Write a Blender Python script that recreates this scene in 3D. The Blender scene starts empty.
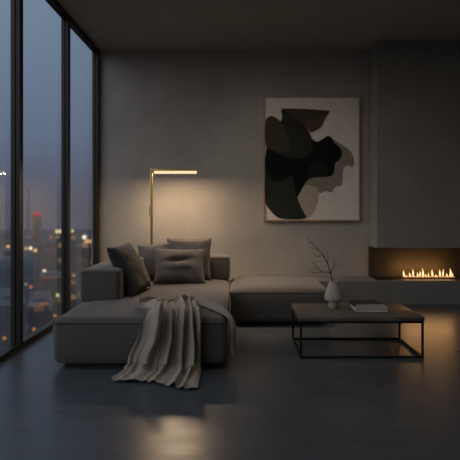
import bpy, bmesh, math, random
from mathutils import Vector, Matrix, noise

S = bpy.context.scene
COL = S.collection
F = 460.0          # focal length in pixels
VX, VY = 237.0, 210.0   # vanishing point of the room's depth axis
EYE = 1.25

def X_(px, Y): return (px - VX) * Y / F
def Z_(py, Y): return EYE - (py - VY) * Y / F

# ------------------------------------------------------------------ helpers
def tag(o, label=None, cat=None, group=None, kind=None):
    if label: o['label'] = label
    if cat: o['category'] = cat
    if group: o['group'] = group
    if kind: o['kind'] = kind
    return o

def link(name, bm, mats, parent=None, smooth=True, kind=None):
    me = bpy.data.meshes.new(name)
    bm.to_mesh(me); bm.free()
    if not isinstance(mats, (list, tuple)): mats = [mats]
    for m in mats: me.materials.append(m)
    for p in me.polygons: p.use_smooth = smooth
    o = bpy.data.objects.new(name, me)
    COL.objects.link(o)
    if parent is not None:
        o.parent = parent
        o.matrix_parent_inverse = parent.matrix_world.inverted() if parent.type != 'EMPTY' else Matrix.Identity(4)
    if kind: o['kind'] = kind
    return o

def empty(name, loc=(0, 0, 0), rot=(0, 0, 0)):
    o = bpy.data.objects.new(name, None)
    o.empty_display_size = .1
    COL.objects.link(o)
    o.location = loc; o.rotation_euler = rot
    return o

def auto(o, ang=40):
    me = o.data
    for p in me.polygons: p.use_smooth = True
    try: me.set_sharp_from_angle(angle=math.radians(ang))
    except Exception: pass
    return o

def box(bm, x0, x1, y0, y1, z0, z1, mi=0):
    v = [bm.verts.new(p) for p in ((x0,y0,z0),(x1,y0,z0),(x1,y1,z0),(x0,y1,z0),(x0,y0,z1),(x1,y0,z1),(x1,y1,z1),(x0,y1,z1))]
    fs = []
    for q in ((3,2,1,0),(4,5,6,7),(0,1,5,4),(1,2,6,5),(2,3,7,6),(3,0,4,7)):
        f = bm.faces.new([v[i] for i in q]); f.material_index = mi; fs.append(f)
    return v, fs

def bevbox(bm, x0, x1, y0, y1, z0, z1, w=.004, seg=2):
    t = bmesh.new()
    box(t, x0, x1, y0, y1, z0, z1)
    bmesh.ops.bevel(t, geom=t.edges[:], offset=w, segments=seg, affect='EDGES', profile=.5)
    me = bpy.data.meshes.new('tmp'); t.to_mesh(me); t.free()
    bm.from_mesh(me); bpy.data.meshes.remove(me)

def bar(bm, a, b, r0, r1=None, n=8, cap=True):
    a = Vector(a); b = Vector(b); r1 = r0 if r1 is None else r1
    d = (b - a).normalized()
    u = d.orthogonal().normalized(); w = d.cross(u)
    A = []; B = []
    for i in range(n):
        t = 2*math.pi*i/n; c = u*math.cos(t) + w*math.sin(t)
        A.append(bm.verts.new(a + c*r0)); B.append(bm.verts.new(b + c*r1))
    for i in range(n):
        bm.faces.new((A[i], A[(i+1)%n], B[(i+1)%n], B[i]))
    if cap:
        bm.faces.new(A[::-1]); bm.faces.new(B)

def tube(bm, pts, rad, n=8, closed=False):
    pts = [Vector(p) for p in pts]; N = len(pts)
    rad = rad if isinstance(rad, (list, tuple)) else [rad]*N
    rings = []; ref = None
    for i, p in enumerate(pts):
        if closed: d = pts[(i+1)%N] - pts[i-1]
        else: d = pts[min(i+1, N-1)] - pts[max(i-1, 0)]
        d.normalize()
        if ref is None: u = d.orthogonal().normalized()
        else:
            u = ref - d*ref.dot(d)
            u = u.normalized() if u.length > 1e-6 else d.orthogonal().normalized()
        ref = u; w = d.cross(u)
        rings.append([bm.verts.new(p + (u*math.cos(2*math.pi*k/n) + w*math.sin(2*math.pi*k/n))*rad[i]) for k in range(n)])
    for i in range(N if closed else N-1):
        A = rings[i]; B = rings[(i+1)%N]
        for k in range(n):
            bm.faces.new((A[k], A[(k+1)%n], B[(k+1)%n], B[k]))
    if not closed:
        bm.faces.new(rings[0][::-1]); bm.faces.new(rings[-1])

def lathe(bm, prof, n=48, c=(0, 0, 0)):
    rings = []
    for r, z in prof:
        if r < 1e-5: rings.append([bm.verts.new((c[0], c[1], c[2]+z))])
        else: rings.append([bm.verts.new((c[0]+r*math.cos(2*math.pi*k/n), c[1]+r*math.sin(2*math.pi*k/n), c[2]+z)) for k in range(n)])
    for A, B in zip(rings, rings[1:]):
        for k in range(n):
            a0, a1 = A[k % len(A)], A[(k+1) % len(A)]; b0, b1 = B[k % len(B)], B[(k+1) % len(B)]
            vs = []
            for v in (a0, a1, b1, b0):
                if v not in vs: vs.append(v)
            if len(vs) > 2: bm.faces.new(vs)

def rounded_block(x0, x1, y0, y1, z0, z1, r, step=.05, nr=5, fn=None, rb=None):
    """soft upholstered block: box with round edges; fn(p, n) moves every point"""
    lo = Vector((x0, y0, z0)); hi = Vector((x1, y1, z1)); size = hi - lo
    def axis(L):
        a = [r*(1 - math.cos(i/nr*math.pi/2)) for i in range(nr)]
        k = max(2, int((L - 2*r)/step))
        m = [r + (L - 2*r)*i/k for i in range(k+1)]
        return a + m + [L - q for q in reversed(a)]
    ax = [axis(size[i]) for i in range(3)]
    bm = bmesh.new(); cache = {}
    def vert(i, j, k):
        key = (i, j, k)
        if key not in cache:
            p = Vector((ax[0][i], ax[1][j], ax[2][k]))
            q = Vector([min(max(p[c], r), size[c]-r) for c in range(3)])
            d = p - q
            if d.length > 1e-9:
                m = max(abs(d.x), abs(d.y), abs(d.z))
                # map the cube shell of half-width r to a ball of radius r
                d = Vector([math.tan(max(-1,min(1,c/r))*math.pi/4) for c in d])
                d = d.normalized()*r
                nn = d.normalized()
            else: nn = Vector((0, 0, 1))
            p = q + d
            cache[key] = bm.verts.new(lo + p)
            # pass a flat-face normal too
            P = lo + p
            if fn: cache[key].co = fn(P, lo, hi)
        return cache[key]
    n = [len(a)-1 for a in ax]
    def face(a): bm.faces.new(a)
    for i in range(n[0]):
        for j in range(n[1]):
            face((vert(i,j,0), vert(i,j+1,0), vert(i+1,j+1,0), vert(i+1,j,0)))
            face((vert(i,j,n[2]), vert(i+1,j,n[2]), vert(i+1,j+1,n[2]), vert(i,j+1,n[2])))
    for i in range(n[0]):
        for k in range(n[2]):
            face((vert(i,0,k), vert(i+1,0,k), vert(i+1,0,k+1), vert(i,0,k+1)))
            face((vert(i,n[1],k), vert(i,n[1],k+1), vert(i+1,n[1],k+1), vert(i+1,n[1],k)))
    for j in range(n[1]):
        for k in range(n[2]):
            face((vert(0,j,k), vert(0,j,k+1), vert(0,j+1,k+1), vert(0,j+1,k)))
            face((vert(n[0],j,k), vert(n[0],j+1,k), vert(n[0],j+1,k+1), vert(n[0],j,k+1)))
    bmesh.ops.recalc_face_normals(bm, faces=bm.faces[:])
    return bm

# ------------------------------------------------------------------ materials
def mat(name, col, rough=.7, metal=0, spec=.5, scale=0, amt=.15, bump=0, bscale=None, detail=5, sheen=0, emit=None, estr=0, stretch=None, rvar=0):
    m = bpy.data.materials.new(name); m.use_nodes = True
    nt = m.node_tree; b = nt.nodes['Principled BSDF']
    b.inputs['Base Color'].default_value = (*col, 1)
    b.inputs['Roughness'].default_value = rough
    b.inputs['Metallic'].default_value = metal
    b.inputs['Specular IOR Level'].default_value = spec
    if sheen:
        b.inputs['Sheen Weight'].default_value = sheen
        b.inputs['Sheen Roughness'].default_value = .5
    if emit:
        b.inputs['Emission Color'].default_value = (*emit, 1); b.inputs['Emission Strength'].default_value = estr
    if scale or bump:
        tc = nt.nodes.new('ShaderNodeTexCoord'); mp = nt.nodes.new('ShaderNodeMapping')
        nt.links.new(tc.outputs['Object'], mp.inputs['Vector'])
        if stretch: mp.inputs['Scale'].default_value = stretch
    if scale:
        n = nt.nodes.new('ShaderNodeTexNoise'); n.inputs['Scale'].default_value = scale; n.inputs['Detail'].default_value = detail
        n.inputs['Roughness'].default_value = .6
        nt.links.new(mp.outputs[0], n.inputs['Vector'])
        r = nt.nodes.new('ShaderNodeMapRange'); r.inputs['From Min'].default_value = .3; r.inputs['From Max'].default_value = .7
        r.inputs['To Min'].default_value = 1 - amt; r.inputs['To Max'].default_value = 1 + amt
        nt.links.new(n.outputs['Fac'], r.inputs['Value'])
        mx = nt.nodes.new('ShaderNodeVectorMath'); mx.operation = 'SCALE'
        mx.inputs[0].default_value = col
        nt.links.new(r.outputs[0], mx.inputs['Scale']); nt.links.new(mx.outputs[0], b.inputs['Base Color'])
        if rvar:
            r2 = nt.nodes.new('ShaderNodeMapRange'); r2.inputs['From Min'].default_value = .3; r2.inputs['From Max'].default_value = .7
            r2.inputs['To Min'].default_value = rough - rvar; r2.inputs['To Max'].default_value = rough + rvar
            nt.links.new(n.outputs['Fac'], r2.inputs['Value']); nt.links.new(r2.outputs[0], b.inputs['Roughness'])
    if bump:
        n2 = nt.nodes.new('ShaderNodeTexNoise'); n2.inputs['Scale'].default_value = bscale or scale; n2.inputs['Detail'].default_value = 4
        nt.links.new(mp.outputs[0], n2.inputs['Vector'])
        bp = nt.nodes.new('ShaderNodeBump'); bp.inputs['Strength'].default_value = bump; bp.inputs['Distance'].default_value = .01
        nt.links.new(n2.outputs['Fac'], bp.inputs['Height']); nt.links.new(bp.outputs[0], b.inputs['Normal'])
    return m

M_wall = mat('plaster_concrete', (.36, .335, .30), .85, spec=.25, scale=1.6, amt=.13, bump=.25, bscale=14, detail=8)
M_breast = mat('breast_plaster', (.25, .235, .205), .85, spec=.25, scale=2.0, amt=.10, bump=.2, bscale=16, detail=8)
M_hearth = mat('hearth_concrete', (.21, .205, .19), .7, spec=.3, scale=3, amt=.10, bump=.15, bscale=20)
M_ceil = mat('ceiling_concrete', (.36, .335, .295), .9, spec=.2, scale=1.2, amt=.06)
M_floor = mat('polished_concrete', (.062, .072, .084), .30, spec=.75, scale=2.2, amt=.12, bump=.10, bscale=5, detail=6, rvar=.03, stretch=(1, 4.5, 1))
M_frame = mat('window_frame_metal', (.022, .02, .018), .45, metal=.3, spec=.4)
M_sofa = mat('sofa_fabric', (.092, .085, .078), .95, spec=.15, scale=180, amt=.16, bump=.25, bscale=420, sheen=.25)
M_pipe = mat('sofa_piping', (.05, .046, .043), .95, spec=.1)
M_plinth = mat('sofa_plinth', (.01, .01, .01), .8)
M_pill_dark = mat('pillow_dark_fabric', (.030, .029, .029), .95, spec=.15, scale=200, amt=.2, bump=.3, bscale=380, sheen=.25)
M_pill_grey = mat('pillow_grey_fabric', (.088, .083, .080), .95, spec=.15, scale=200, amt=.2, bump=.3, bscale=380, sheen=.25)
M_throw = mat('throw_weave', (.28, .25, .205), .9, spec=.2, scale=240, amt=.14, bump=.2, bscale=420, sheen=.25)
M_brass = mat('brushed_brass', (.46, .33, .11), .32, metal=1, scale=40, amt=.08, stretch=(1, 1, .05))
M_black = mat('black_steel', (.014, .013, .012), .42, metal=.4, spec=.4, scale=30, amt=.15)
M_stone = mat('dark_stone', (.10, .085, .07), .5, spec=.5, scale=7, amt=.5, detail=9, bump=.05, bscale=12, stretch=(1, 2.2, 1))
M_vase = mat('vase_ceramic', (.34, .30, .25), .85, spec=.25, scale=30, amt=.12, bump=.25, bscale=90)
M_twig = mat('twig_bark', (.045, .032, .022), .9, spec=.1, scale=60, amt=.3)
M_bookw = mat('book_pale_cover', (.50, .48, .45), .6, scale=30, amt=.05)
M_bookd = mat('book_dark_cover', (.03, .028, .026), .5, scale=30, amt=.08)
M_pages = mat('book_pages', (.50, .47, .41), .9, scale=300, amt=.12, stretch=(.05, .05, 3))
M_oak = mat('frame_wood', (.36, .24, .14), .5, scale=30, amt=.2, stretch=(1, 1, .1))
M_firebox = mat('firebox_metal', (.050, .040, .028), .55, metal=.3, scale=12, amt=.15)
M_pan = mat('burner_pan', (.018, .017, .016), .5, metal=.5)
M_peb = mat('ember_pebble', (.35, .24, .20), .7, emit=(1, .45, .28), estr=.22)

def emit_mat(name, col, s):
    m = bpy.data.materials.new(name); m.use_nodes = True
    nt = m.node_tree; nt.nodes.remove(nt.nodes['Principled BSDF'])
    e = nt.nodes.new('ShaderNodeEmission'); e.inputs['Color'].default_value = (*col, 1); e.inputs['Strength'].default_value = s
    nt.links.new(e.outputs[0], nt.nodes['Material Output'].inputs['Surface'])
    return m

def flame_mat():
    m = bpy.data.materials.new('flame'); m.use_nodes = True
    nt = m.node_tree; nt.nodes.remove(nt.nodes['Principled BSDF'])
    tc = nt.nodes.new('ShaderNodeTexCoord'); sp = nt.nodes.new('ShaderNodeSeparateXYZ')
    cr = nt.nodes.new('ShaderNodeValToRGB')
    cr.color_ramp.elements[0].position = 0; cr.color_ramp.elements[0].color = (1.0, .36, .12, 1)
    cr.color_ramp.elements[1].position = 1; cr.color_ramp.elements[1].color = (1.0, .42, .07, 1)
    e1 = cr.color_ramp.elements.new(.45); e1.color = (1.0, .70, .30, 1)
    e = nt.nodes.new('ShaderNodeEmission'); e.inputs['Strength'].default_value = 2.2
    nt.links.new(tc.outputs['Generated'], sp.inputs[0]); nt.links.new(sp.outputs['Z'], cr.inputs[0])
    nt.links.new(cr.outputs[0], e.inputs['Color'])
    nt.links.new(e.outputs[0], nt.nodes['Material Output'].inputs['Surface'])
    return m
M_flame = flame_mat()
M_diff = emit_mat('lamp_diffuser', (1.0, .66, .36), 1.35)

def glass_mat():
    m = bpy.data.materials.new('window_glass'); m.use_nodes = True
    nt = m.node_tree; nt.nodes.remove(nt.nodes['Principled BSDF'])
    t = nt.nodes.new('ShaderNodeBsdfTransparent'); t.inputs['Color'].default_value = (.93, .95, .96, 1)
    g = nt.nodes.new('ShaderNodeBsdfGlossy'); g.inputs['Roughness'].default_value = .004; g.inputs['Color'].default_value = (1, 1, 1, 1)
    fr = nt.nodes.new('ShaderNodeFresnel'); fr.inputs['IOR'].default_value = 1.5
    mx = nt.nodes.new('ShaderNodeMixShader')
    nt.links.new(fr.outputs[0], mx.inputs[0]); nt.links.new(t.outputs[0], mx.inputs[1]); nt.links.new(g.outputs[0], mx.inputs[2])
    nt.links.new(mx.outputs[0], nt.nodes['Material Output'].inputs['Surface'])
    return m
M_glass = glass_mat()

# ------------------------------------------------------------------ room shell
XL, XR, YB, YF, H = -2.0, 4.3, 6.49, -3.0, 3.507
BX, BY, BZ = 1.855, 6.107, .7455       # chimney breast: left side, front, underside
HZ = .3146                             # hearth top

bm = bmesh.new(); box(bm, XL-.05, XR+.1, YF-.1, YB+.3, -.12, 0); link('floor', bm, M_floor, smooth=False, kind='structure')
bm = bmesh.new(); box(bm, XL-.05, XR+.1, YF-.1, YB+.3, H, H+.15); link('ceiling', bm, M_ceil, smooth=False, kind='structure')
bm = bmesh.new(); box(bm, XL-.05, XR+.1, YB, YB+.3, 0, H); link('wall_back', bm, M_wall, smooth=False, kind='structure')
bm = bmesh.new(); box(bm, XR, XR+.1, YF-.1, YB, 0, H); link('wall_right', bm, M_wall, smooth=False, kind='structure')
bm = bmesh.new(); box(bm, XL, XR, YF-.1, YF, 0, H)
link('wall_rear', bm, M_wall, smooth=False, kind='structure')
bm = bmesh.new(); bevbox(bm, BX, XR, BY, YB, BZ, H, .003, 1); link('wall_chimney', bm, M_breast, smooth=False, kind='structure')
bm = bmesh.new(); bevbox(bm, -.05, XR, BY-.02, YB, 0, HZ, .004, 2); link('trim_hearth', bm, M_hearth, smooth=False, kind='structure')

# glazed left side: seven bays of floor-to-ceiling glass with dark posts
posts = [6.445, 5.31, 4.13, 2.95, 1.77, .59, -.59, -1.77, -2.95]
IN, OUT = -1.935, -2.012
for k in range(len(posts)-1):
    y1, y0 = posts[k], posts[k+1]
    bm = bmesh.new(); bm.faces.new([bm.verts.new(p) for p in ((-2, y0, .04), (-2, y1, .04), (-2, y1, H-.04), (-2, y0, H-.04))])
    w = link('window_%d' % (k+1), bm, M_glass, smooth=False, kind='structure')
    bm = bmesh.new()
    a = y0 + .043
    b = y1 - .043
    box(bm, OUT, IN, a, b, 0, .052); box(bm, OUT, IN, a, b, H-.06, H)         # rails
    link('window_rail', bm, M_frame, w, smooth=False)
    bm = bmesh.new()
    box(bm, OUT, -1.975, y1-.044, y1+.044, 0, H); box(bm, -1.975, IN, y1-.034, y1+.034, 0, H)
    link('window_post', bm, M_frame, w, smooth=False)

# ------------------------------------------------------------------ fireplace
fp = empty('linear_fireplace', (2.6, 6.3, HZ))
tag(fp, 'long low gas fireplace with small flames in the recess under the chimney breast', 'fireplace')
def rel(o, p):  # keep children in world coordinates under an empty
    o.parent = p; o.matrix_parent_inverse = Matrix.Translation(-Vector(p.location)); return o
bm = bmesh.new(); box(bm, BX, 3.9, YB-.012, YB-.002, HZ+.001, BZ-.001)
rel(link('back_panel', bm, M_firebox, smooth=False), fp)
bm = bmesh.new(); box(bm, BX+.015, 3.9, BY+.01, YB-.012, BZ-.008, BZ-.001)
rel(link('top_panel', bm, M_firebox, smooth=False), fp)
bm = bmesh.new(); box(bm, BX+.015, 3.9, BY+.015, YB-.013, HZ-.003, HZ+.002)
rel(link('floor_panel', bm, M_pan, smooth=False), fp)
bm = bmesh.new(); bevbox(bm, 2.235, 2.985, 6.22, 6.34, HZ+.001, HZ+.016, .004, 2)
rel(link('burner_tray', bm, M_pan), fp)
random.seed(4)
for i in range(46):
    bm = bmesh.new()
    bmesh.ops.create_icosphere(bm, subdivisions=2, radius=1)
    x = 2.26 + .70*(i+.5)/46 + random.uniform(-.006, .006); y = random.choice((6.25, 6.28, 6.31))
    r = random.uniform(.009, .014)
    for v in bm.verts: v.co = Vector((x + v.co.x*r*1.25, y + v.co.y*r, HZ+.016 + r*.7 + v.co.z*r*.75))
    rel(link('pebble', bm, M_peb), fp)
# flames: (pixel x, tip pixel y, width)
fl = [(404,270,3.0),(406.5,275,2.2),(410,272.5,3.0),(413,268.5,2.4),(417.5,272,2.2),(420,271,2.4),(423,268,3.0),(426,274,2.2),
      (428.5,272.5,2.0),(432.5,269,3.0),(436,274,2.0),(440,269,2.8),(443,268.5,2.2),(447,273,2.4),(450.3,268,3.0),(452.5,272.5,2.2)]
for i, (px, py, w) in enumerate(fl):
    Y = 6.27 + (.03 if i % 2 else 0)
    x = X_(px, Y); zt = Z_(py, Y); z0 = HZ+.02; h = zt - z0; R = w*.5*Y/F*.62
    bm = bmesh.new()
    prof = [(0,0),(.55,.03),(.9,.12),(1,.25),(.9,.4),(.68,.58),(.42,.76),(.18,.92),(0,1)]
    rings = []
    ph = random.uniform(0, 6)
    lathe(bm, [(R*a, h*b) for a, b in prof], 12)
    for v in bm.verts:
        t = v.co.z/h
        v.co = Vector((x + v.co.x + R*.7*t*math.sin(ph + t*3), Y + v.co.y*.7, z0 + v.co.z))
    rel(link('flame', bm, M_flame), fp)

# ------------------------------------------------------------------ sofa
SX0, SX1 = -1.456, -.086
sofa = empty('sectional_sofa', (-.6, 4.7, 0))
tag(sofa, 'large charcoal fabric sectional sofa with a wide chaise in front of the window', 'sofa')
def soft(crown, bulge, seed, wr=.004):
    def fn(p, lo, hi):
        c = (lo+hi)/2; h = (hi-lo)/2
        u, v, w = (p.x-c.x)/h.x, (p.y-c.y)/h.y, (p.z-c.z)/h.z
        q = p.copy()
        top = max(0, w)
        q.z += crown*top*(max(0, 1-u**4))**.8*(max(0, 1-v**4))**.8
        q.x += bulge*u*max(0, 1-w*w)*max(0, 1-v**6)
        q.y += bulge*v*max(0, 1-w*w)*max(0, 1-u**6)
        n = noise.noise_vector(Vector((p.x*3.1+seed, p.y*3.1, p.z*3.1)))*wr
        # pulled gathers below the top seam
        g = math.sin(p.x*38+seed+2*noise.noise(p*5))*.5 + math.sin(p.y*38+seed)*.5
        edge = math.exp(-((w-.45)/.35)**2)*wr*.55
        if abs(v) > .9: q.y += edge*g*(1 if v > 0 else -1)
        if abs(u) > .9: q.x += edge*g*(1 if u > 0 else -1)
        return q + n*.6
    return fn
def seam_ring(x0, x1, y0, y1, z, r, rad):
    pts = []
    for cx, cy, a0 in ((x1-r, y1-r, 0), (x0+r, y1-r, 90), (x0+r, y0+r, 180), (x1-r, y0+r, 270)):
        for i in range(7):
            a = math.radians(a0 + 15*i); pts.append((cx + r*math.cos(a), cy + r*math.sin(a), z))
    out = []
    for i, p in enumerate(pts):
        q = pts[(i+1) % len(pts)]
        L = (Vector(q)-Vector(p)).length; k = max(1, int(L/.06))
        for j in range(k): out.append(tuple(Vector(p).lerp(Vector(q), j/k)))
    b = bmesh.new(); tube(b, out, rad, 6, closed=True); return b

def module(name, x0, x1, y0, y1, z0, z1, r, crown, bulge, seed):
    o = rel(link(name, rounded_block(x0, x1, y0, y1, z0, z1, r, .045, 6, soft(crown, bulge, seed)), M_sofa), sofa)
    return o
chaise = module('chaise_seat', SX0, SX1, 3.60, 5.80, .035, .394, .060, .040, .020, 1.3)
ott = module('corner_seat', SX1+.012, 1.0, 4.94, 5.86, .035, .394, .060, .038, .020, 7.7)
arm = module('armrest', SX0+.015, -1.075, 4.2, 5.80, .40, .700, .035, .012, .008, 3.1)
bk = module('backrest', -1.06, SX1-.005, 5.53, 5.80, .40, .692, .035, .012, .008, 5.1)
for (o, b) in ((chaise, (SX0, SX1, 3.60, 5.80, .362)), (ott, (SX1+.012, 1.0, 4.94, 5.86, .362))):
    p = link('piping', seam_ring(b[0]-.004, b[1]+.004, b[2]-.004, b[3]+.004, b[4], .06, .0045), M_pipe)
    p.parent = o
for (o, b) in ((arm, (SX0+.015, -1.075, 4.2, 5.80, .678)), (bk, (-1.06, SX1-.005, 5.53, 5.80, .669))):
    p = link('piping', seam_ring(*b, .04, .0035), M_pipe)
    p.parent = o
bm = bmesh.new(); box(bm, SX0+.08, SX1-.08, 3.67, 5.74, 0, .04); box(bm, SX1+.09, .92, 5.01, 5.79, 0, .04)
rel(link('plinth', bm, M_plinth, smooth=False), sofa)

# ------------------------------------------------------------------ pillows
def pillow(label, W, Hh, T, loc, rot, m, seed, dent=0, name='throw_pillow'):
    bm = bmesh.new(); n = 30; grid = {}
    for side in (1, -1):
        for i in range(n+1):
            for j in range(n+1):
                if side == -1 and (i in (0, n) or j in (0, n)):
                    grid[(side, i, j)] = grid[(1, i, j)]; continue
                u = -1 + 2*i/n; v = -1 + 2*j/n
                u = math.copysign(abs(u)**.85, u); v = math.copysign(abs(v)**.85, v)
                pin = .075
                x = u*W/2*(1 - pin*(1 - v*v)); y = v*Hh/2*(1 - pin*(1 - u*u))
                z = T/2*((1-u*u)*(1-v*v))**.42
                if dent and side == 1:
                    z -= dent*math.exp(-((v-.25-.15*u)/.16)**2 - (u/.55)**2)
                    z += dent*.4*math.exp(-((v+.12)/.2)**2 - (u/.6)**2)
                wv = noise.noise(Vector((x*9+seed, y*9, side*3)))*.010 + noise.noise(Vector((x*22+seed, y*14, side*5)))*.004
                fall = (1-u**6)*(1-v**6)
                # creases running from the corners
                cr = math.sin(8*(abs(u)-abs(v))+seed)*.006*(abs(u)*abs(v))
                z = max(0, z + (wv + cr)*fall)
                grid[(side, i, j)] = bm.verts.new((x, y, side*z))
    for side in (1, -1):
        for i in range(n):
            for j in range(n):
                q = [grid[(side, i, j)], grid[(side, i+1, j)], grid[(side, i+1, j+1)], grid[(side, i, j+1)]]
                bm.faces.new(q if side == 1 else q[::-1])
    o = link(name, bm, m); tag(o, label, 'pillow', 'throw pillows on the sofa')
    # rim seam
    pts = [grid_co for grid_co in rim(W, Hh, n)]
    b2 = bmesh.new(); tube(b2, pts, .0035, 6, closed=True)
    e = link('edge_seam', b2, m); e.parent = o
    o.location = loc; o.rotation_euler = rot
    return o
def rim(W, Hh, n):
    pts = []
    for (a, b, c, d) in ((-1,-1,1,-1),(1,-1,1,1),(1,1,-1,1),(-1,1,-1,-1)):
        for i in range(n):
            u = a + (c-a)*i/n; v = b + (d-b)*i/n
            u = math.copysign(abs(u)**.85, u); v = math.copysign(abs(v)**.85, v)
            pts.append((u*W/2*(1 - .075*(1-v*v)), v*Hh/2*(1-.075*(1-u*u)), 0))
    return pts
R = math.radians
def standing(label, W, Hh, T, c, lean, yaw, roll, m, seed, dent=0):
    # local +Z (thickness) faces the viewer (-Y); lean tips the top back; yaw turns about the vertical; roll in its own plane
    mtx = Matrix.Rotation(yaw, 4, 'Z') @ Matrix.Rotation(R(90)-lean, 4, 'X') @ Matrix.Rotation(roll, 4, 'Z')
    o = pillow(label, W, Hh, T, (0, 0, 0), (0, 0, 0), m, seed, dent)
    o.matrix_world = Matrix.Translation(c) @ mtx
    return o
standing('dark charcoal pillow leaning against the left armrest by the window', .52, .52, .21, (-1.065, 4.582, .672), R(28), R(80), R(2), M_pill_dark, 2.2, .012)
standing('bluish grey pillow half hidden between the armrest and the creased front pillow', .40, .45, .14, (-.945, 5.38, .642), R(16), R(6), R(6), M_pill_grey, 5.0)
standing('tall grey pillow upright against the backrest behind the creased one', .53, .50, .15, (-.568, 5.435, .665), R(10), R(0), R(0), M_pill_grey, 9.0)
standing('grey pillow with a dented crease in front of the other two', .57, .42, .18, (-.645, 5.17, .620), R(27), R(12), R(-2), M_pill_grey, 12.4, .048)

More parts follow.
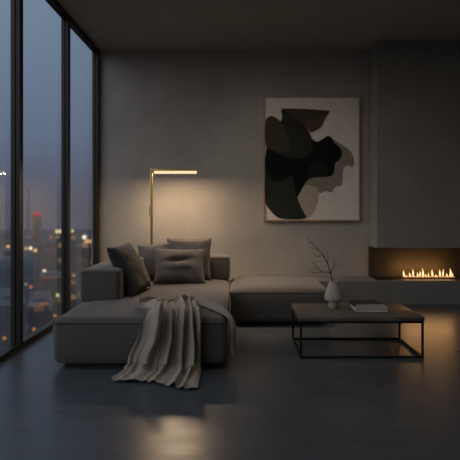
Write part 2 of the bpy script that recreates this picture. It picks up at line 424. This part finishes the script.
# ------------------------------------------------------------------ throw blanket
def throw_blanket():
    NU, NV = 120, 170
    bm = bmesh.new(); g = []
    FY, TZ, r = 3.572, .437, .055
    L1 = .68
    rb = .085; zf = .002
    d = TZ - r - zf - rb; q = r*math.pi/2; qb = rb*math.pi/2
    Lf = .25
    L = L1 + q + d + qb + Lf
    def path(s):
        if s < L1: return FY + r + (L1 - s), TZ, (0, 1)
        s -= L1
        if s < q:
            t = s/r; return FY + r - r*math.sin(t), TZ - r + r*math.cos(t), (-math.sin(t), math.cos(t))
        s -= q
        if s < d: return FY - .02*(s/d)**2, TZ - r - s, (-1, 0)
        s -= d
        if s < qb:
            t = s/rb; return FY - .02 - rb*(1 - math.cos(t)), zf + rb - rb*math.sin(t), (-math.cos(t), math.sin(t))
        s -= qb
        return FY - .02 - rb - s, zf, (0, 1)
    def lerp(tab, s):
        for (a, x), (b, y) in zip(tab, tab[1:]):
            if s <= b:
                t = (s-a)/(b-a); t = t*t*(3-2*t); return x + (y-x)*t
        return tab[-1][1]
    sb = L1 + q + d          # where it reaches the floor
    TL = [(0, -.62), (.14, -.74), (.36, -.87), (.52, -.82), (L1, -.735), (L1+.16, -.765), (sb, -.845), (sb+q, -.87), (L, -.925)]
    TR = [(0, -.44), (.22, -.36), (L1-.06, -.315), (L1+.1, -.292), (sb, -.285), (sb+q, -.278), (L, -.275)]
    # folds: (u, width, height on the seat, height on the drop, height on the floor)
    FOLD = [(.01, .035, .030, .030, .012), (.11, .030, .014, .012, .014), (.25, .070, .040, .075, .026), (.40, .018, .012, .016, .012), (.50, .028, .030, .052, .022),
            (.60, .020, .020, .010, .008), (.715, .024, .050, .078, .030), (.845, .022, .050, .078, .022), (.95, .050, .020, .050, .014)]
    for j in range(NV+1):
        s = L*j/NV
        Y, Z, nrm = path(s)
        xl, xr = lerp(TL, s), lerp(TR, s)
        top = 1 - min(1, max(0, (s-L1+.1)/.2)); flo = min(1, max(0, (s-sb)/.26))
        row = []
        for i in range(NU+1):
            u = i/NU
            x = xl + (xr-xl)*u
            h = 0; sh = 0
            for k, (c, w, h0, h1, h2) in enumerate(FOLD):
                cc = c + .014*math.sin(s*7+k*1.9) + .02*top*math.sin(k*2.3+s*9)
                w_ = w*(1 + .35*top + .25*flo)
                hh = h0*top + h1*(1-top)*(1-flo) + h2*flo
                hh *= 1.25*(.82 + .3*math.sin(s*5.3 + k*2.1))*min(1, .15 + s/.30)
                gsn = math.exp(-((u-cc)/w_)**2)
                h += hh*gsn
                sh += hh*gsn*.40      # folds tip sideways
            h += .008*noise.noise(Vector((u*6, s*7, 1.3))) + .012*top*noise.noise(Vector((u*9, s*14, 4.1))) + .010*flo*noise.noise(Vector((u*8, s*22, 8)))
            # cloth crumples where it meets the floor
            bk_ = math.exp(-((s-sb-.05-.035*math.sin(u*11+.6))/.05)**2)
            h += bk_*(.010 + .022*math.sin(u*23+1.2)*math.sin(u*9))
            h = max(h, -.004*(1-flo))
            x += sh
            y = Y + nrm[0]*(h+.010); z = Z + nrm[1]*(h+.010)
            if s > sb:                                   # slanted front hem
                t = (s-sb)/(L-sb); y += t*(.17*(1-u)**1.2 - .03*math.sin(u*8+1)) - t*.02
            if s < .35:                                  # slanted rear hem
                t = 1 - s/.35; y += t*(-.20*(1-u)**1.5 + .05*math.sin(u*7+.5) - .16*max(0, u-.7)/.3)
            row.append(bm.verts.new((x, y, max(z, .006))))
        g.append(row)
    for j in range(NV):
        for i in range(NU):
            bm.faces.new((g[j][i], g[j+1][i], g[j+1][i+1], g[j][i+1]))
    # the gathered end that runs right and hangs over the side of the chaise
    cen = [(-.52, 4.10, .440), (-.42, 4.10, .442), (-.32, 4.02, .440), (-.22, 3.90, .438), (-.135, 3.78, .428), (-.080, 3.705, .395), (-.058, 3.675, .33), (-.052, 3.665, .25), (-.048, 3.66, .17), (-.046, 3.655, .10)]
    wid = [.10, .13, .12, .10, .09, .085, .09, .10, .11, .12]
    P0 = [Vector(c) for c in cen]; line = []
    for i in range(len(P0)-1):
        a, b_, c, e = P0[max(i-1, 0)], P0[i], P0[i+1], P0[min(i+2, len(P0)-1)]
        for jj in range(10):
            t = jj/10
            line.append((.5*((2*b_)+(c-a)*t+(2*a-5*b_+4*c-e)*t*t+(3*b_-a-3*c+e)*t**3), wid[i]+(wid[i+1]-wid[i])*t))
    line.append((P0[-1], wid[-1]))
    rows = []; M = 40
    for i, (p, w) in enumerate(line):
        dd = (line[min(i+1, len(line)-1)][0] - line[max(i-1, 0)][0]).normalized()
        hang = min(1, max(0, (.43 - p.z)/.08))
        up = Vector((0, 0, 1)).lerp(Vector((1, -.25, .05)), hang).normalized()
        side = dd.cross(up).normalized(); nn = side.cross(dd).normalized()
        row = []
        for k in range(M+1):
            v = k/M*2 - 1
            hh = .026*math.exp(-((v-.50)/.20)**2) + .032*math.exp(-((v+.15)/.18)**2) + .020*math.exp(-((v+.75)/.16)**2)
            hh *= .85 + .3*math.sin(i*.13 + v*2)
            hh += .006*noise.noise(Vector((v*3, i*.12, 3)))
            row.append(bm.verts.new(p + side*(v*w*.5) + nn*(hh+.012 - .018*v*v*(1-hang))))
        rows.append(row)
    for i in range(len(rows)-1):
        for k in range(M):
            bm.faces.new((rows[i][k], rows[i][k+1], rows[i+1][k+1], rows[i+1][k]))
    return bm
th = link('throw_blanket', throw_blanket(), M_throw)
tag(th, 'beige throw blanket spilling over the front of the chaise onto the floor', 'blanket')

# ------------------------------------------------------------------ floor lamp
LY = 5.90
lx = X_(151.5, LY); lz = Z_(169, LY)
lamp = empty('floor_lamp', (lx, LY, 0))
tag(lamp, 'slim brass floor lamp with a glowing horizontal bar behind the sofa', 'floor lamp')
bm = bmesh.new(); lathe(bm, [(0, 0), (.13, 0), (.135, .004), (.135, .014), (.13, .018), (0, .018)], 48, (lx, LY, 0))
rel(auto(link('base', bm, M_brass)), lamp)
bm = bmesh.new(); bevbox(bm, lx-.016, lx+.016, LY-.016, LY+.016, .018, lz, .004, 2)
rel(auto(link('pole', bm, M_brass)), lamp)
x2 = X_(197.5, LY)
bm = bmesh.new(); bevbox(bm, lx-.016, x2, LY-.024, LY+.024, lz-.026, lz, .003, 2)
rel(auto(link('lamp_head', bm, M_brass)), lamp)
bm = bmesh.new(); bevbox(bm, lx+.035, x2-.012, LY-.0245, LY+.0245, lz-.058, lz-.027, .004, 2)
rel(auto(link('diffuser', bm, M_diff)), lamp)
bm = bmesh.new(); bevbox(bm, lx-.030, lx-.016, LY-.012, LY+.012, Z_(215, LY), Z_(206, LY), .003, 2); bar(bm, (lx-.02, LY, Z_(210, LY)), (lx-.034, LY, Z_(210, LY)), .006)
rel(auto(link('dimmer_switch', bm, M_brass)), lamp)

# ------------------------------------------------------------------ painting
PY = 6.455
pn = empty('framed_painting', (X_(311.5, PY), YB-.02, Z_(158.5, PY)))
tag(pn, 'large framed abstract painting of dark green, black and taupe shapes on cream', 'painting')
def P(px, py, d=0): return Vector((X_(px, PY), PY - d, Z_(py, PY)))
bm = bmesh.new()
x0, x1, z1, z0 = X_(263.2, PY), X_(360, PY), Z_(96, PY), Z_(221.3, PY); fw = .022
bevbox(bm, x0, x1, PY-.018, YB-.002, z1-fw, z1, .002, 1); bevbox(bm, x0, x1, PY-.018, YB-.002, z0, z0+fw, .002, 1)
bevbox(bm, x0, x0+fw, PY-.018, YB-.002, z0+fw, z1-fw, .002, 1); bevbox(bm, x1-fw, x1, PY-.018, YB-.002, z0+fw, z1-fw, .002, 1)
rel(link('frame', bm, M_oak, smooth=False), pn)
pc = {k: mat('paint_'+k, c, .8, spec=.2, scale=9, amt=.07) for k, c in dict(cream=(.74,.68,.60), taupe=(.27,.23,.175), beige=(.45,.38,.30), black=(.005,.005,.005),
      green=(.026,.030,.023), dgreen=(.015,.018,.014), olive=(.062,.053,.032), dolive=(.030,.030,.022), bowl=(.058,.048,.030), brown=(.090,.064,.038)).items()}
names = list(pc)
def smooth_poly(pts, it=2):
    for _ in range(it):
        out = []
        for i, p in enumerate(pts):
            q = pts[(i+1) % len(pts)]
            out.append((p[0]*.78+q[0]*.22, p[1]*.78+q[1]*.22)); out.append((p[0]*.22+q[0]*.78, p[1]*.22+q[1]*.78))
        pts = out
    return pts
shapes = [
 ('taupe', [(327,136),(335,140),(341,144),(350,150),(354,157),(354,164),(353,168),(349,165),(344,167),(342.5,174),(342.5,186),(335,186.5),(332.5,193),(325,191),(319,194),(316,187),(309,186),(301,190),(304,178),(316,150)]),
 ('beige', [(305,184),(312,186),(317,187),(319,193),(318,203),(313,214),(307.5,219.2),(302,210),(296,199),(300,191)]),
 ('black', [(265,140),(300,130),(311,138),(317,142.5),(324,138),(328,135.5),(332,137.5),(334,143),(340,147),(342.5,153),(340,160),(334.5,163),(334.5,172),(331,176.5),(324,177),(313,177.5),(307,180),(302,189),(296.5,199.5),(285,195),(265,192)]),
 ('dgreen', [(311,163),(317,160.5),(325,161),(328,168),(328.5,176.8),(313,177.3),(307.5,179.5),(308,170)]),
 ('green', [(265,166),(268,176),(274,182),(283,180.5),(289,176),(293,175.5),(293.5,184),(296,194),(299,203),(303,211.5),(308.5,219.4),(280,219.4),(273,214),(267,206.5),(265,201)]),
 ('dolive', [(280.3,108.6),(290,113.5),(300,120.5),(308,129.5),(312,138.5),(313,147),(310,154),(303,158),(294,159),(284,156.3),(276,152.5),(265,146),(265,130),(283,123.5),(282,116)]),
 ('olive', [(265,120.5),(268,117),(272,115.6),(276.5,118),(283,123.5),(286,131),(289,142),(290,148),(287,152),(278,152.8),(270,149.2),(265,146.5)]),
 ('bowl', [(280.3,108.7),(280.4,108.5),(296,108.6),(312,109.4),(329.8,110.8),(330,111.2),(325,119),(322,126),(317,130),(311,133),(308,129.5),(300,120.5),(290,113.5)]),
 ('brown', [(302,122),(312,118),(321,115.5),(326.5,115),(324.5,120.5),(321.5,127),(316,130.4),(311,132.6),(308,129.5)]),
]
bm = bmesh.new()
f = bm.faces.new([bm.verts.new(P(*q)) for q in ((264.5,219.8),(358.6,219.8),(358.6,97.5),(264.5,97.5))]); f.material_index = 0
for li, (nm, pts) in enumerate(shapes):
    sp = smooth_poly(pts, 2)
    vs = [bm.verts.new(P(min(max(a, 264.8), 358), min(max(b, 97.8), 219.6), .0008*(li+1))) for a, b in sp]
    fc = bm.faces.new(vs); fc.material_index = names.index(nm)
    bmesh.ops.triangulate(bm, faces=[fc])
for fc in bm.faces:
    fc.normal_update()
    if fc.normal.y > 0: fc.normal_flip()
rel(link('canvas', bm, [pc[k] for k in names], smooth=False), pn)

# ------------------------------------------------------------------ coffee table
TX0, TX1, TY0, TY1, TZ = .530, 1.574, 3.872, 4.44, .348
tb = empty('coffee_table', ((TX0+TX1)/2, (TY0+TY1)/2, 0))
tag(tb, 'low coffee table with dark stone top and thin black steel frame', 'coffee table')
bm = bmesh.new(); bevbox(bm, TX0-.004, TX1+.004, TY0-.004, TY1+.004, TZ-.034, TZ, .0025, 2)
rel(auto(link('tabletop', bm, M_stone)), tb)
th_ = .018
for (lx_, ly_) in ((TX0, TY0), (TX1-th_, TY0), (TX0, TY1-th_), (TX1-th_, TY1-th_)):
    bm = bmesh.new(); bevbox(bm, lx_, lx_+th_, ly_, ly_+th_, 0, TZ-.034, .002, 1); rel(link('leg', bm, M_black, smooth=False), tb)
for z in (0.002, TZ-.034-th_):
    for (a, b, c, d) in ((TX0+th_, TX1-th_, TY0, TY0+th_), (TX0+th_, TX1-th_, TY1-th_, TY1), (TX0, TX0+th_, TY0+th_, TY1-th_), (TX1-th_, TX1, TY0+th_, TY1-th_)):
        bm = bmesh.new(); bevbox(bm, a, b, c, d, z, z+th_, .002, 1); rel(link('frame_rail', bm, M_black, smooth=False), tb)

# vase
VYY = 4.235; vx = X_(333.8, VYY)
bm = bmesh.new()
k = 4.235/460
prof = [(0, 0), (4.6, 0), (5.0, .4), (5.3, 4.5), (5.2, 6.6), (5.6, 7.3), (8.0, 7.5), (9.0, 8.3), (9.3, 10), (9.1, 12.2), (8.3, 15.6), (7.2, 19), (6.0, 22), (5.0, 24.4), (4.6, 26.2), (4.75, 27), (4.3, 27.2), (3.8, 26.6), (4.0, 24), (5.0, 21), (0, 18)]
lathe(bm, [(a*k, b*k) for a, b in prof], 56)
vs = link('vase', bm, M_vase); vs.location = (vx, VYY, TZ+.0005)
md = vs.modifiers.new('sub', 'SUBSURF'); md.levels = 1; md.render_levels = 1
tag(vs, 'pale stoneware vase with a flared body on a narrow foot', 'vase')

# dry branch held in the vase
def branch():
    bm = bmesh.new(); rnd = random.Random(5)
    kk = VYY/F
    def pt(px, py, dy=0): return Vector((X_(px+.8, VYY), VYY + dy, Z_(py, VYY)))
    def tw(pts, r0, r1):
        P0 = [pt(*p) for p in pts]; out = []
        for i in range(len(P0)-1):
            a = P0[max(i-1, 0)]; b = P0[i]; c = P0[i+1]; d = P0[min(i+2, len(P0)-1)]
            for j in range(5):
                t = j/5
                out.append(.5*((2*b) + (c-a)*t + (2*a-5*b+4*c-d)*t*t + (3*b-a-3*c+d)*t**3))
        out.append(P0[-1]); n = len(out)
        tube(bm, out, [1.35*(r0 + (r1-r0)*i/(n-1)) for i in range(n)], 6)
    tw([(332.8,301,.0),(331.6,285,-.01),(330,275,0),(327.5,265,.01),(324,258,.015),(319,251,.02),(313,245.5,.03),(308,239.5,.03),(306.5,236,.03)], .0048, .0010)
    tw([(329.6,273,0),(326,271.8,-.02),(321,271.5,-.03),(316,267,-.04),(311,261.5,-.05),(309.5,260,-.05)], .0030, .0008)
    tw([(321,271.5,-.03),(315,271.8,-.05),(309,271,-.06),(306,269.5,-.06)], .0020, .0007)
    tw([(330,274,0),(332.5,268,.02),(334.5,263.5,.03),(334,259,.04),(333,256,.04)], .0026, .0008)
    tw([(333,266.5,.02),(336,265.8,.03),(340,266,.04)], .0016, .0007)
    tw([(327,263.5,.01),(327.6,257,.02),(326.5,252,.0),(324.5,248,-.01)], .0024, .0007)
    tw([(324,258,.015),(323.8,253,.03),(322,249,.04),(321,247.5,.04)], .0020, .0007)
    tw([(322,255.2,.02),(317,256.5,.0),(313,254.5,-.01),(310.5,252,-.01)], .0020, .0007)
    tw([(317,249.3,.02),(313,248.8,.04),(310,247.2,.05)], .0016, .0006)
    tw([(313,245.5,.03),(313.5,243,.02),(312,240.5,.02)], .0014, .0006)
    tw([(310.8,243,.03),(308.6,243.4,.04),(307.5,241.8,.05)], .0013, .0006)
    tw([(318,268.5,-.035),(314,268.8,-.02),(311,266.5,-.02)], .0014, .0006)
    return bm
br = link('dried_branch', branch(), M_twig)
tag(br, 'bare forked dry branch standing in the pale vase', 'branch')

# books
def book(label, x0, x1, y0, y1, z0, z1, cover, yaw=0):
    c = Vector(((x0+x1)/2, (y0+y1)/2, z0)); w, d, h = x1-x0, y1-y0, z1-z0
    o = empty('book', c, (0, 0, yaw)); tag(o, label, 'book', 'books on the coffee table')
    t = .0035
    bm = bmesh.new()
    bevbox(bm, -w/2, w/2, -d/2, d/2, 0, t, .001, 1); bevbox(bm, -w/2, w/2, -d/2, d/2, h-t, h, .001, 1)
    bevbox(bm, -w/2, -w/2+t, -d/2, d/2, t, h-t, .001, 1)
    link('cover', bm, cover, o, smooth=False)
    bm = bmesh.new(); box(bm, -w/2+t, w/2-.006, -d/2+.005, d/2-.005, t, h-t)
    link('pages', bm, M_pages, o, smooth=False)
    return o
book('larger pale book lying at the bottom of the stack on the table', 1.055, 1.340, 4.075, 4.285, TZ+.0005, TZ+.036, M_bookw, R(0))
book('smaller book with dark cover lying on the pale book', 1.045, 1.290, 4.10, 4.285, TZ+.0366, TZ+.066, M_bookd, R(3))

# ------------------------------------------------------------------ the city outside
GZ = -62.0
def facade(name, wall, haze, lit, cell=(2.6, 3.4), dens=.25, s=1.0, seed=0.):
    m = bpy.data.materials.new(name); m.use_nodes = True; nt = m.node_tree
    N = nt.nodes; Lk = nt.links; b = N['Principled BSDF']
    b.inputs['Roughness'].default_value = .8; b.inputs['Base Color'].default_value = (*wall, 1)
    tc = N.new('ShaderNodeTexCoord'); sp = N.new('ShaderNodeSeparateXYZ'); Lk.new(tc.outputs['Object'], sp.inputs[0])
    def mth(op, a, v=None):
        n = N.new('ShaderNodeMath'); n.operation = op
        if hasattr(a, 'links'): Lk.new(a, n.inputs[0])
        else: n.inputs[0].default_value = a
        if v is not None:
            if hasattr(v, 'links'): Lk.new(v, n.inputs[1])
            else: n.inputs[1].default_value = v
        return n.outputs[0]
    h = mth('ADD', sp.outputs['X'], sp.outputs['Y'])
    a = mth('DIVIDE', h, cell[0]); c = mth('DIVIDE', sp.outputs['Z'], cell[1])
    fa, fc = mth('FRACT', a), mth('FRACT', c)
    ca, cc = mth('FLOOR', a), mth('FLOOR', c)
    cx = N.new('ShaderNodeCombineXYZ'); Lk.new(ca, cx.inputs[0]); Lk.new(cc, cx.inputs[1]); cx.inputs[2].default_value = seed
    wn = N.new('ShaderNodeTexWhiteNoise'); Lk.new(cx.outputs[0], wn.inputs['Vector'])
    on = mth('LESS_THAN', wn.outputs['Value'], dens)
    inx = mth('LESS_THAN', mth('ABSOLUTE', mth('SUBTRACT', fa, .5)), .34)
    inz = mth('LESS_THAN', mth('ABSOLUTE', mth('SUBTRACT', fc, .5)), .30)
    msk = mth('MULTIPLY', mth('MULTIPLY', inx, inz), on)
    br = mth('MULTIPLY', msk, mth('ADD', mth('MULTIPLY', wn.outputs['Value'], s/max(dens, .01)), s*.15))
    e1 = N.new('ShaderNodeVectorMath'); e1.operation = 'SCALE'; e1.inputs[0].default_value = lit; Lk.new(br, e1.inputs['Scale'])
    ad = N.new('ShaderNodeVectorMath'); ad.operation = 'ADD'; Lk.new(e1.outputs[0], ad.inputs[0]); ad.inputs[1].default_value = haze  # distance haze put into the facade colour as a constant glow
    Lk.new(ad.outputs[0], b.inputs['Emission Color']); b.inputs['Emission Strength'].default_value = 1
    return m
WARM = (1.0, .55, .22)
INFO = {}
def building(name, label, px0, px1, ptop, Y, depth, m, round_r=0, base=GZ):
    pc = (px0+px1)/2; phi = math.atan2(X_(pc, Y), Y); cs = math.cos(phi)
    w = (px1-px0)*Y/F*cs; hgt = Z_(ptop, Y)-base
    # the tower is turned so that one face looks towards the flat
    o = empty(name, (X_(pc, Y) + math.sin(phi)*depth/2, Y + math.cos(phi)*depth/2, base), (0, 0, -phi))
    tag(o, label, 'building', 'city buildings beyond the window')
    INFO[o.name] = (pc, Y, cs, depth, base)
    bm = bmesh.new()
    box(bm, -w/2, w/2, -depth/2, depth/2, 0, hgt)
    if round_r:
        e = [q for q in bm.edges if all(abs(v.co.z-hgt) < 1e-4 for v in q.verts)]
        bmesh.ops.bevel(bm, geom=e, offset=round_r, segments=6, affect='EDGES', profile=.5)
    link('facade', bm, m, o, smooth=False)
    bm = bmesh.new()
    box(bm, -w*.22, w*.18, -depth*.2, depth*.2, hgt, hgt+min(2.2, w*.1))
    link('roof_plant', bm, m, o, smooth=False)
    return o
def globe(name, px, py, rpx, m, parent):
    pc, Y, cs, depth, base = INFO[parent.name]
    bm = bmesh.new()
    bmesh.ops.create_icosphere(bm, subdivisions=2, radius=rpx*Y/F)
    o = link(name, bm, m, parent)
    o.location = ((px-pc)*Y/F*cs, -depth/2-.4, Z_(py, Y)-base)
    return o
def panel(name, px0, px1, py0, py1, m, parent):
    pc, Y, cs, depth, base = INFO[parent.name]
    bm = bmesh.new()
    box(bm, (px0-pc)*Y/F*cs, (px1-pc)*Y/F*cs, -depth/2-.5, -depth/2-.02, Z_(py1, Y)-base, Z_(py0, Y)-base)
    return link(name, bm, m, parent, smooth=False)
E_white = emit_mat('light_white', (1, .86, .66), 1.3); E_warm = emit_mat('light_warm', (1, .55, .25), .9)
E_orange = emit_mat('light_orange', (1, .36, .10), .6); E_red = emit_mat('light_red', (.9, .06, .10), .6)
E_yel = emit_mat('light_yellow', (1, .90, .48), .8); E_dim = emit_mat('light_dim', (.85, .65, .45), .40)

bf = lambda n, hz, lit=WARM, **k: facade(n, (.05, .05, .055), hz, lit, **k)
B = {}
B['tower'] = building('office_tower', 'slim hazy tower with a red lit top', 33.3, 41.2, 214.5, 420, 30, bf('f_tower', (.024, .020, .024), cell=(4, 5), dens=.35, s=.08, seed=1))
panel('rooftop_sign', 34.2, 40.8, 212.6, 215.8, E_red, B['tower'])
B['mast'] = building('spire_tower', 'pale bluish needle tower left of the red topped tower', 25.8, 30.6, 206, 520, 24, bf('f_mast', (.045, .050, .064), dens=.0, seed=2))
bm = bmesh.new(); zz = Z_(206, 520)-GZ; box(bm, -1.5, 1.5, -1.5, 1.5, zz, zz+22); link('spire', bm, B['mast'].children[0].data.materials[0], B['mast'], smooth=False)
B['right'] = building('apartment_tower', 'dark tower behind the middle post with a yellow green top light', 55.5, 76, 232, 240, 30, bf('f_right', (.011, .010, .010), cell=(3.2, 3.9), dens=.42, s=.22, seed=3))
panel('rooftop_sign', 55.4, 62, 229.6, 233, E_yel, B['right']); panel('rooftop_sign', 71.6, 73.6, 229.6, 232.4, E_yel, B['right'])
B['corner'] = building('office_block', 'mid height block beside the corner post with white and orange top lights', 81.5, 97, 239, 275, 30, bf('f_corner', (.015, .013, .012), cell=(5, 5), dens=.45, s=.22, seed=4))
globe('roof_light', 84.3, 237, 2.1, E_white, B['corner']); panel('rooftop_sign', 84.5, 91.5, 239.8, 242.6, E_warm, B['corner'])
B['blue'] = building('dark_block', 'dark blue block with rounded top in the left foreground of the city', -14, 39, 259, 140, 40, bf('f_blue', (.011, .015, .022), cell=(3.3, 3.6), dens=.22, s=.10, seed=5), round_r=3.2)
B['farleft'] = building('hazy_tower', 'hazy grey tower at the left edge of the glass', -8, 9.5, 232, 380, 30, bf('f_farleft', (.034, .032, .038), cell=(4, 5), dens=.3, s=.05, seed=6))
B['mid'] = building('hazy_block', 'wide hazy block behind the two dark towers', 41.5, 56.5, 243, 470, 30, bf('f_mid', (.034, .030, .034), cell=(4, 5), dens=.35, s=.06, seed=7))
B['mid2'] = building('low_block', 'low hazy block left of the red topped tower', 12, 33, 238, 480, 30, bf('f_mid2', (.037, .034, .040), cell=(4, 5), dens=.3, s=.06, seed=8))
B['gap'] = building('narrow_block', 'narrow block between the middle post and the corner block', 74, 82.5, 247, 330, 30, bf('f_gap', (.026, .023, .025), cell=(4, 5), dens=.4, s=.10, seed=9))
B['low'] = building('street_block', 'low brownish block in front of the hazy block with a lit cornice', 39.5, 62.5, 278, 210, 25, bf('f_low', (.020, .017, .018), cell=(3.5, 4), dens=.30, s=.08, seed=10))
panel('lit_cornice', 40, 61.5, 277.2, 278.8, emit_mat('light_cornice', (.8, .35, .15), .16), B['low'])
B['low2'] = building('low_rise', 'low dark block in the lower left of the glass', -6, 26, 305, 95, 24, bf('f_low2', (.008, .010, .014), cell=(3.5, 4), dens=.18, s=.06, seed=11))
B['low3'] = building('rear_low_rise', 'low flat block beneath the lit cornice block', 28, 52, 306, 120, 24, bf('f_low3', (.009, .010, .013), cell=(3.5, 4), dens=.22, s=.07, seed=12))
for px, py, r, m, k in ((30.6,248.5,1.6,E_white,'mid2'),(35.3,250.3,1.8,E_warm,'tower'),(25.5,248.8,1.5,E_warm,'mid2'),(8.3,247.3,1.9,E_warm,'farleft'),
        (51,237.2,1.2,E_orange,'mid'),(44.3,271,1.7,E_white,'mid'),(40.6,292.3,1.7,E_dim,'low'),(57.6,295.4,1.6,E_yel,'low'),
        (8.6,294,1.5,E_yel,'blue'),(31.2,288,1.5,E_orange,'blue'),(26,285,1.4,E_dim,'blue'),(74,276,1.4,E_dim,'right'),(57.8,237,1.3,E_dim,'right'),
        (34,328.5,1.6,E_orange,'low3'),(4.5,337,1.6,E_orange,'low2'),(55,316,1.4,E_orange,'low'),(42,304,2.2,emit_mat('light_far', (1,.45,.18), .22),'low3'),(46,304,1.8,emit_mat('light_far2', (1,.45,.18), .2),'low3')):
    globe('window_light', px, py, r, m, B[k])
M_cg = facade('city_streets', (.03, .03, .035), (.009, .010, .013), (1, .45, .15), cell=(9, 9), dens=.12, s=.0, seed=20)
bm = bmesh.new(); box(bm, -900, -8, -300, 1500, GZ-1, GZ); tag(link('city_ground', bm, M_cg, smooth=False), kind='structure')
# ------------------------------------------------------------------ light
AFTER = .48
W = bpy.data.worlds.new('dusk'); S.world = W; W.use_nodes = True
nt = W.node_tree; bg = nt.nodes['Background']
tc = nt.nodes.new('ShaderNodeTexCoord'); sp = nt.nodes.new('ShaderNodeSeparateXYZ'); cr = nt.nodes.new('ShaderNodeValToRGB')
nt.links.new(tc.outputs['Generated'], sp.inputs[0]); nt.links.new(sp.outputs['Z'], cr.inputs[0]); nt.links.new(cr.outputs[0], bg.inputs['Color'])
el = cr.color_ramp.elements
el[0].position = 0; el[0].color = (.050, .050, .066, 1)
el[1].position = 1; el[1].color = (.14, .19, .28, 1)
for p, c in ((.06, (.056, .062, .088)), (.16, (.070, .092, .138)), (.38, (.102, .136, .188))):
    e = el.new(p); e.color = (*c, 1)
bg.inputs['Strength'].default_value = 2.0
aft = nt.nodes.new('ShaderNodeMapRange'); aft.interpolation_type = 'SMOOTHSTEP'
aft.inputs['From Min'].default_value = -.10; aft.inputs['From Max'].default_value = .85; aft.inputs['To Min'].default_value = 0; aft.inputs['To Max'].default_value = AFTER
dt = nt.nodes.new('ShaderNodeVectorMath'); dt.operation = 'DOT_PRODUCT'; dt.inputs[1].default_value = (-.72, -.69, 0)
nt.links.new(tc.outputs['Generated'], dt.inputs[0]); nt.links.new(dt.outputs['Value'], aft.inputs['Value'])
up = nt.nodes.new('ShaderNodeMapRange'); up.interpolation_type = 'SMOOTHSTEP'; up.inputs['From Min'].default_value = -.1; up.inputs['From Max'].default_value = .15
nt.links.new(sp.outputs['Z'], up.inputs['Value'])
ml = nt.nodes.new('ShaderNodeMath'); ml.operation = 'MULTIPLY'; nt.links.new(aft.outputs[0], ml.inputs[0]); nt.links.new(up.outputs[0], ml.inputs[1])
sc_ = nt.nodes.new('ShaderNodeVectorMath'); sc_.operation = 'SCALE'; sc_.inputs[0].default_value = (1.0, .97, .98); nt.links.new(ml.outputs[0], sc_.inputs['Scale'])
ad_ = nt.nodes.new('ShaderNodeVectorMath'); ad_.operation = 'ADD'; nt.links.new(cr.outputs[0], ad_.inputs[0]); nt.links.new(sc_.outputs[0], ad_.inputs[1])
nt.links.new(ad_.outputs[0], bg.inputs['Color'])

def area(name, loc, rot, sx, sy, P, col):
    l = bpy.data.lights.new(name, 'AREA'); l.shape = 'RECTANGLE'; l.size = sx; l.size_y = sy; l.energy = P; l.color = col
    o = bpy.data.objects.new(name, l); o.location = loc; o.rotation_euler = rot; COL.objects.link(o); return o
def spot(name, loc, tgt, P, col, ang, blend, r):
    l = bpy.data.lights.new(name, 'SPOT'); l.energy = P; l.color = col; l.spot_size = math.radians(ang); l.spot_blend = blend; l.shadow_soft_size = r
    o = bpy.data.objects.new(name, l); o.location = loc; COL.objects.link(o)
    o.rotation_euler = (Vector(tgt)-Vector(loc)).to_track_quat('-Z', 'Y').to_euler(); return o
spot('added_fill_spot', (-.2, 4.4, H-.08), (.95, 6.49, 1.2), 24, (1, .82, .64), 84, 1.0, .18)  # added spot, unseen, brightens the painting and the wall around it
def point(name, loc, P, col, r):
    l = bpy.data.lights.new(name, 'POINT'); l.energy = P; l.color = col; l.shadow_soft_size = r
    o = bpy.data.objects.new(name, l); o.location = loc; COL.objects.link(o); return o
area('lamp_light', ((lx+x2)/2+.01, LY, lz-.061), (0, 0, 0), x2-lx-.05, .046, 17, (1, .70, .44))
area('added_fill_area', (.9, 3.1, H-.1), (0, 0, 0), 2.4, 1.2, 12, (1, .88, .74))  # added overhead fill, no visible fixture
spot('added_fill_spot', (-.55, 5.15, H-.05), (-.55, 5.3, .4), 230, (1, .74, .50), 52, 1.0, .12)  # added unseen spot that lights the chaise top and pillows from above
spot('added_fill_spot', (.45, 5.35, H-.05), (.45, 5.5, .4), 200, (1, .74, .50), 46, 1.0, .12)  # second added spot, warms the top of the corner seat
for i, x in enumerate((2.32, 2.46, 2.60, 2.74, 2.88)):
    point('fire_light', (x, 6.27, HZ+.11), 1.15, (1, .50, .18), .08)

# ------------------------------------------------------------------ camera
cam = bpy.data.cameras.new('camera'); co = bpy.data.objects.new('camera', cam); COL.objects.link(co)
cam.sensor_width = 36; cam.sensor_fit = 'HORIZONTAL'; cam.lens = 36*F/460
cam.shift_x = (230-VX)/460; cam.shift_y = -(230-VY)/460
co.location = (0, 0, EYE); co.rotation_euler = (math.pi/2, 0, 0)
cam.clip_end = 3000; cam.clip_start = .05
cam.dof.use_dof = True; cam.dof.focus_distance = 4.4; cam.dof.aperture_fstop = 1.2
S.camera = co

S.view_settings.view_transform = 'Standard'; S.view_settings.look = 'None'
S.view_settings.exposure = 0; S.view_settings.gamma = 1
S.cycles.max_bounces = 10; S.cycles.diffuse_bounces = 6; S.cycles.transparent_max_bounces = 12
S.cycles.use_denoising = True
S.cycles.sample_clamp_indirect = 4
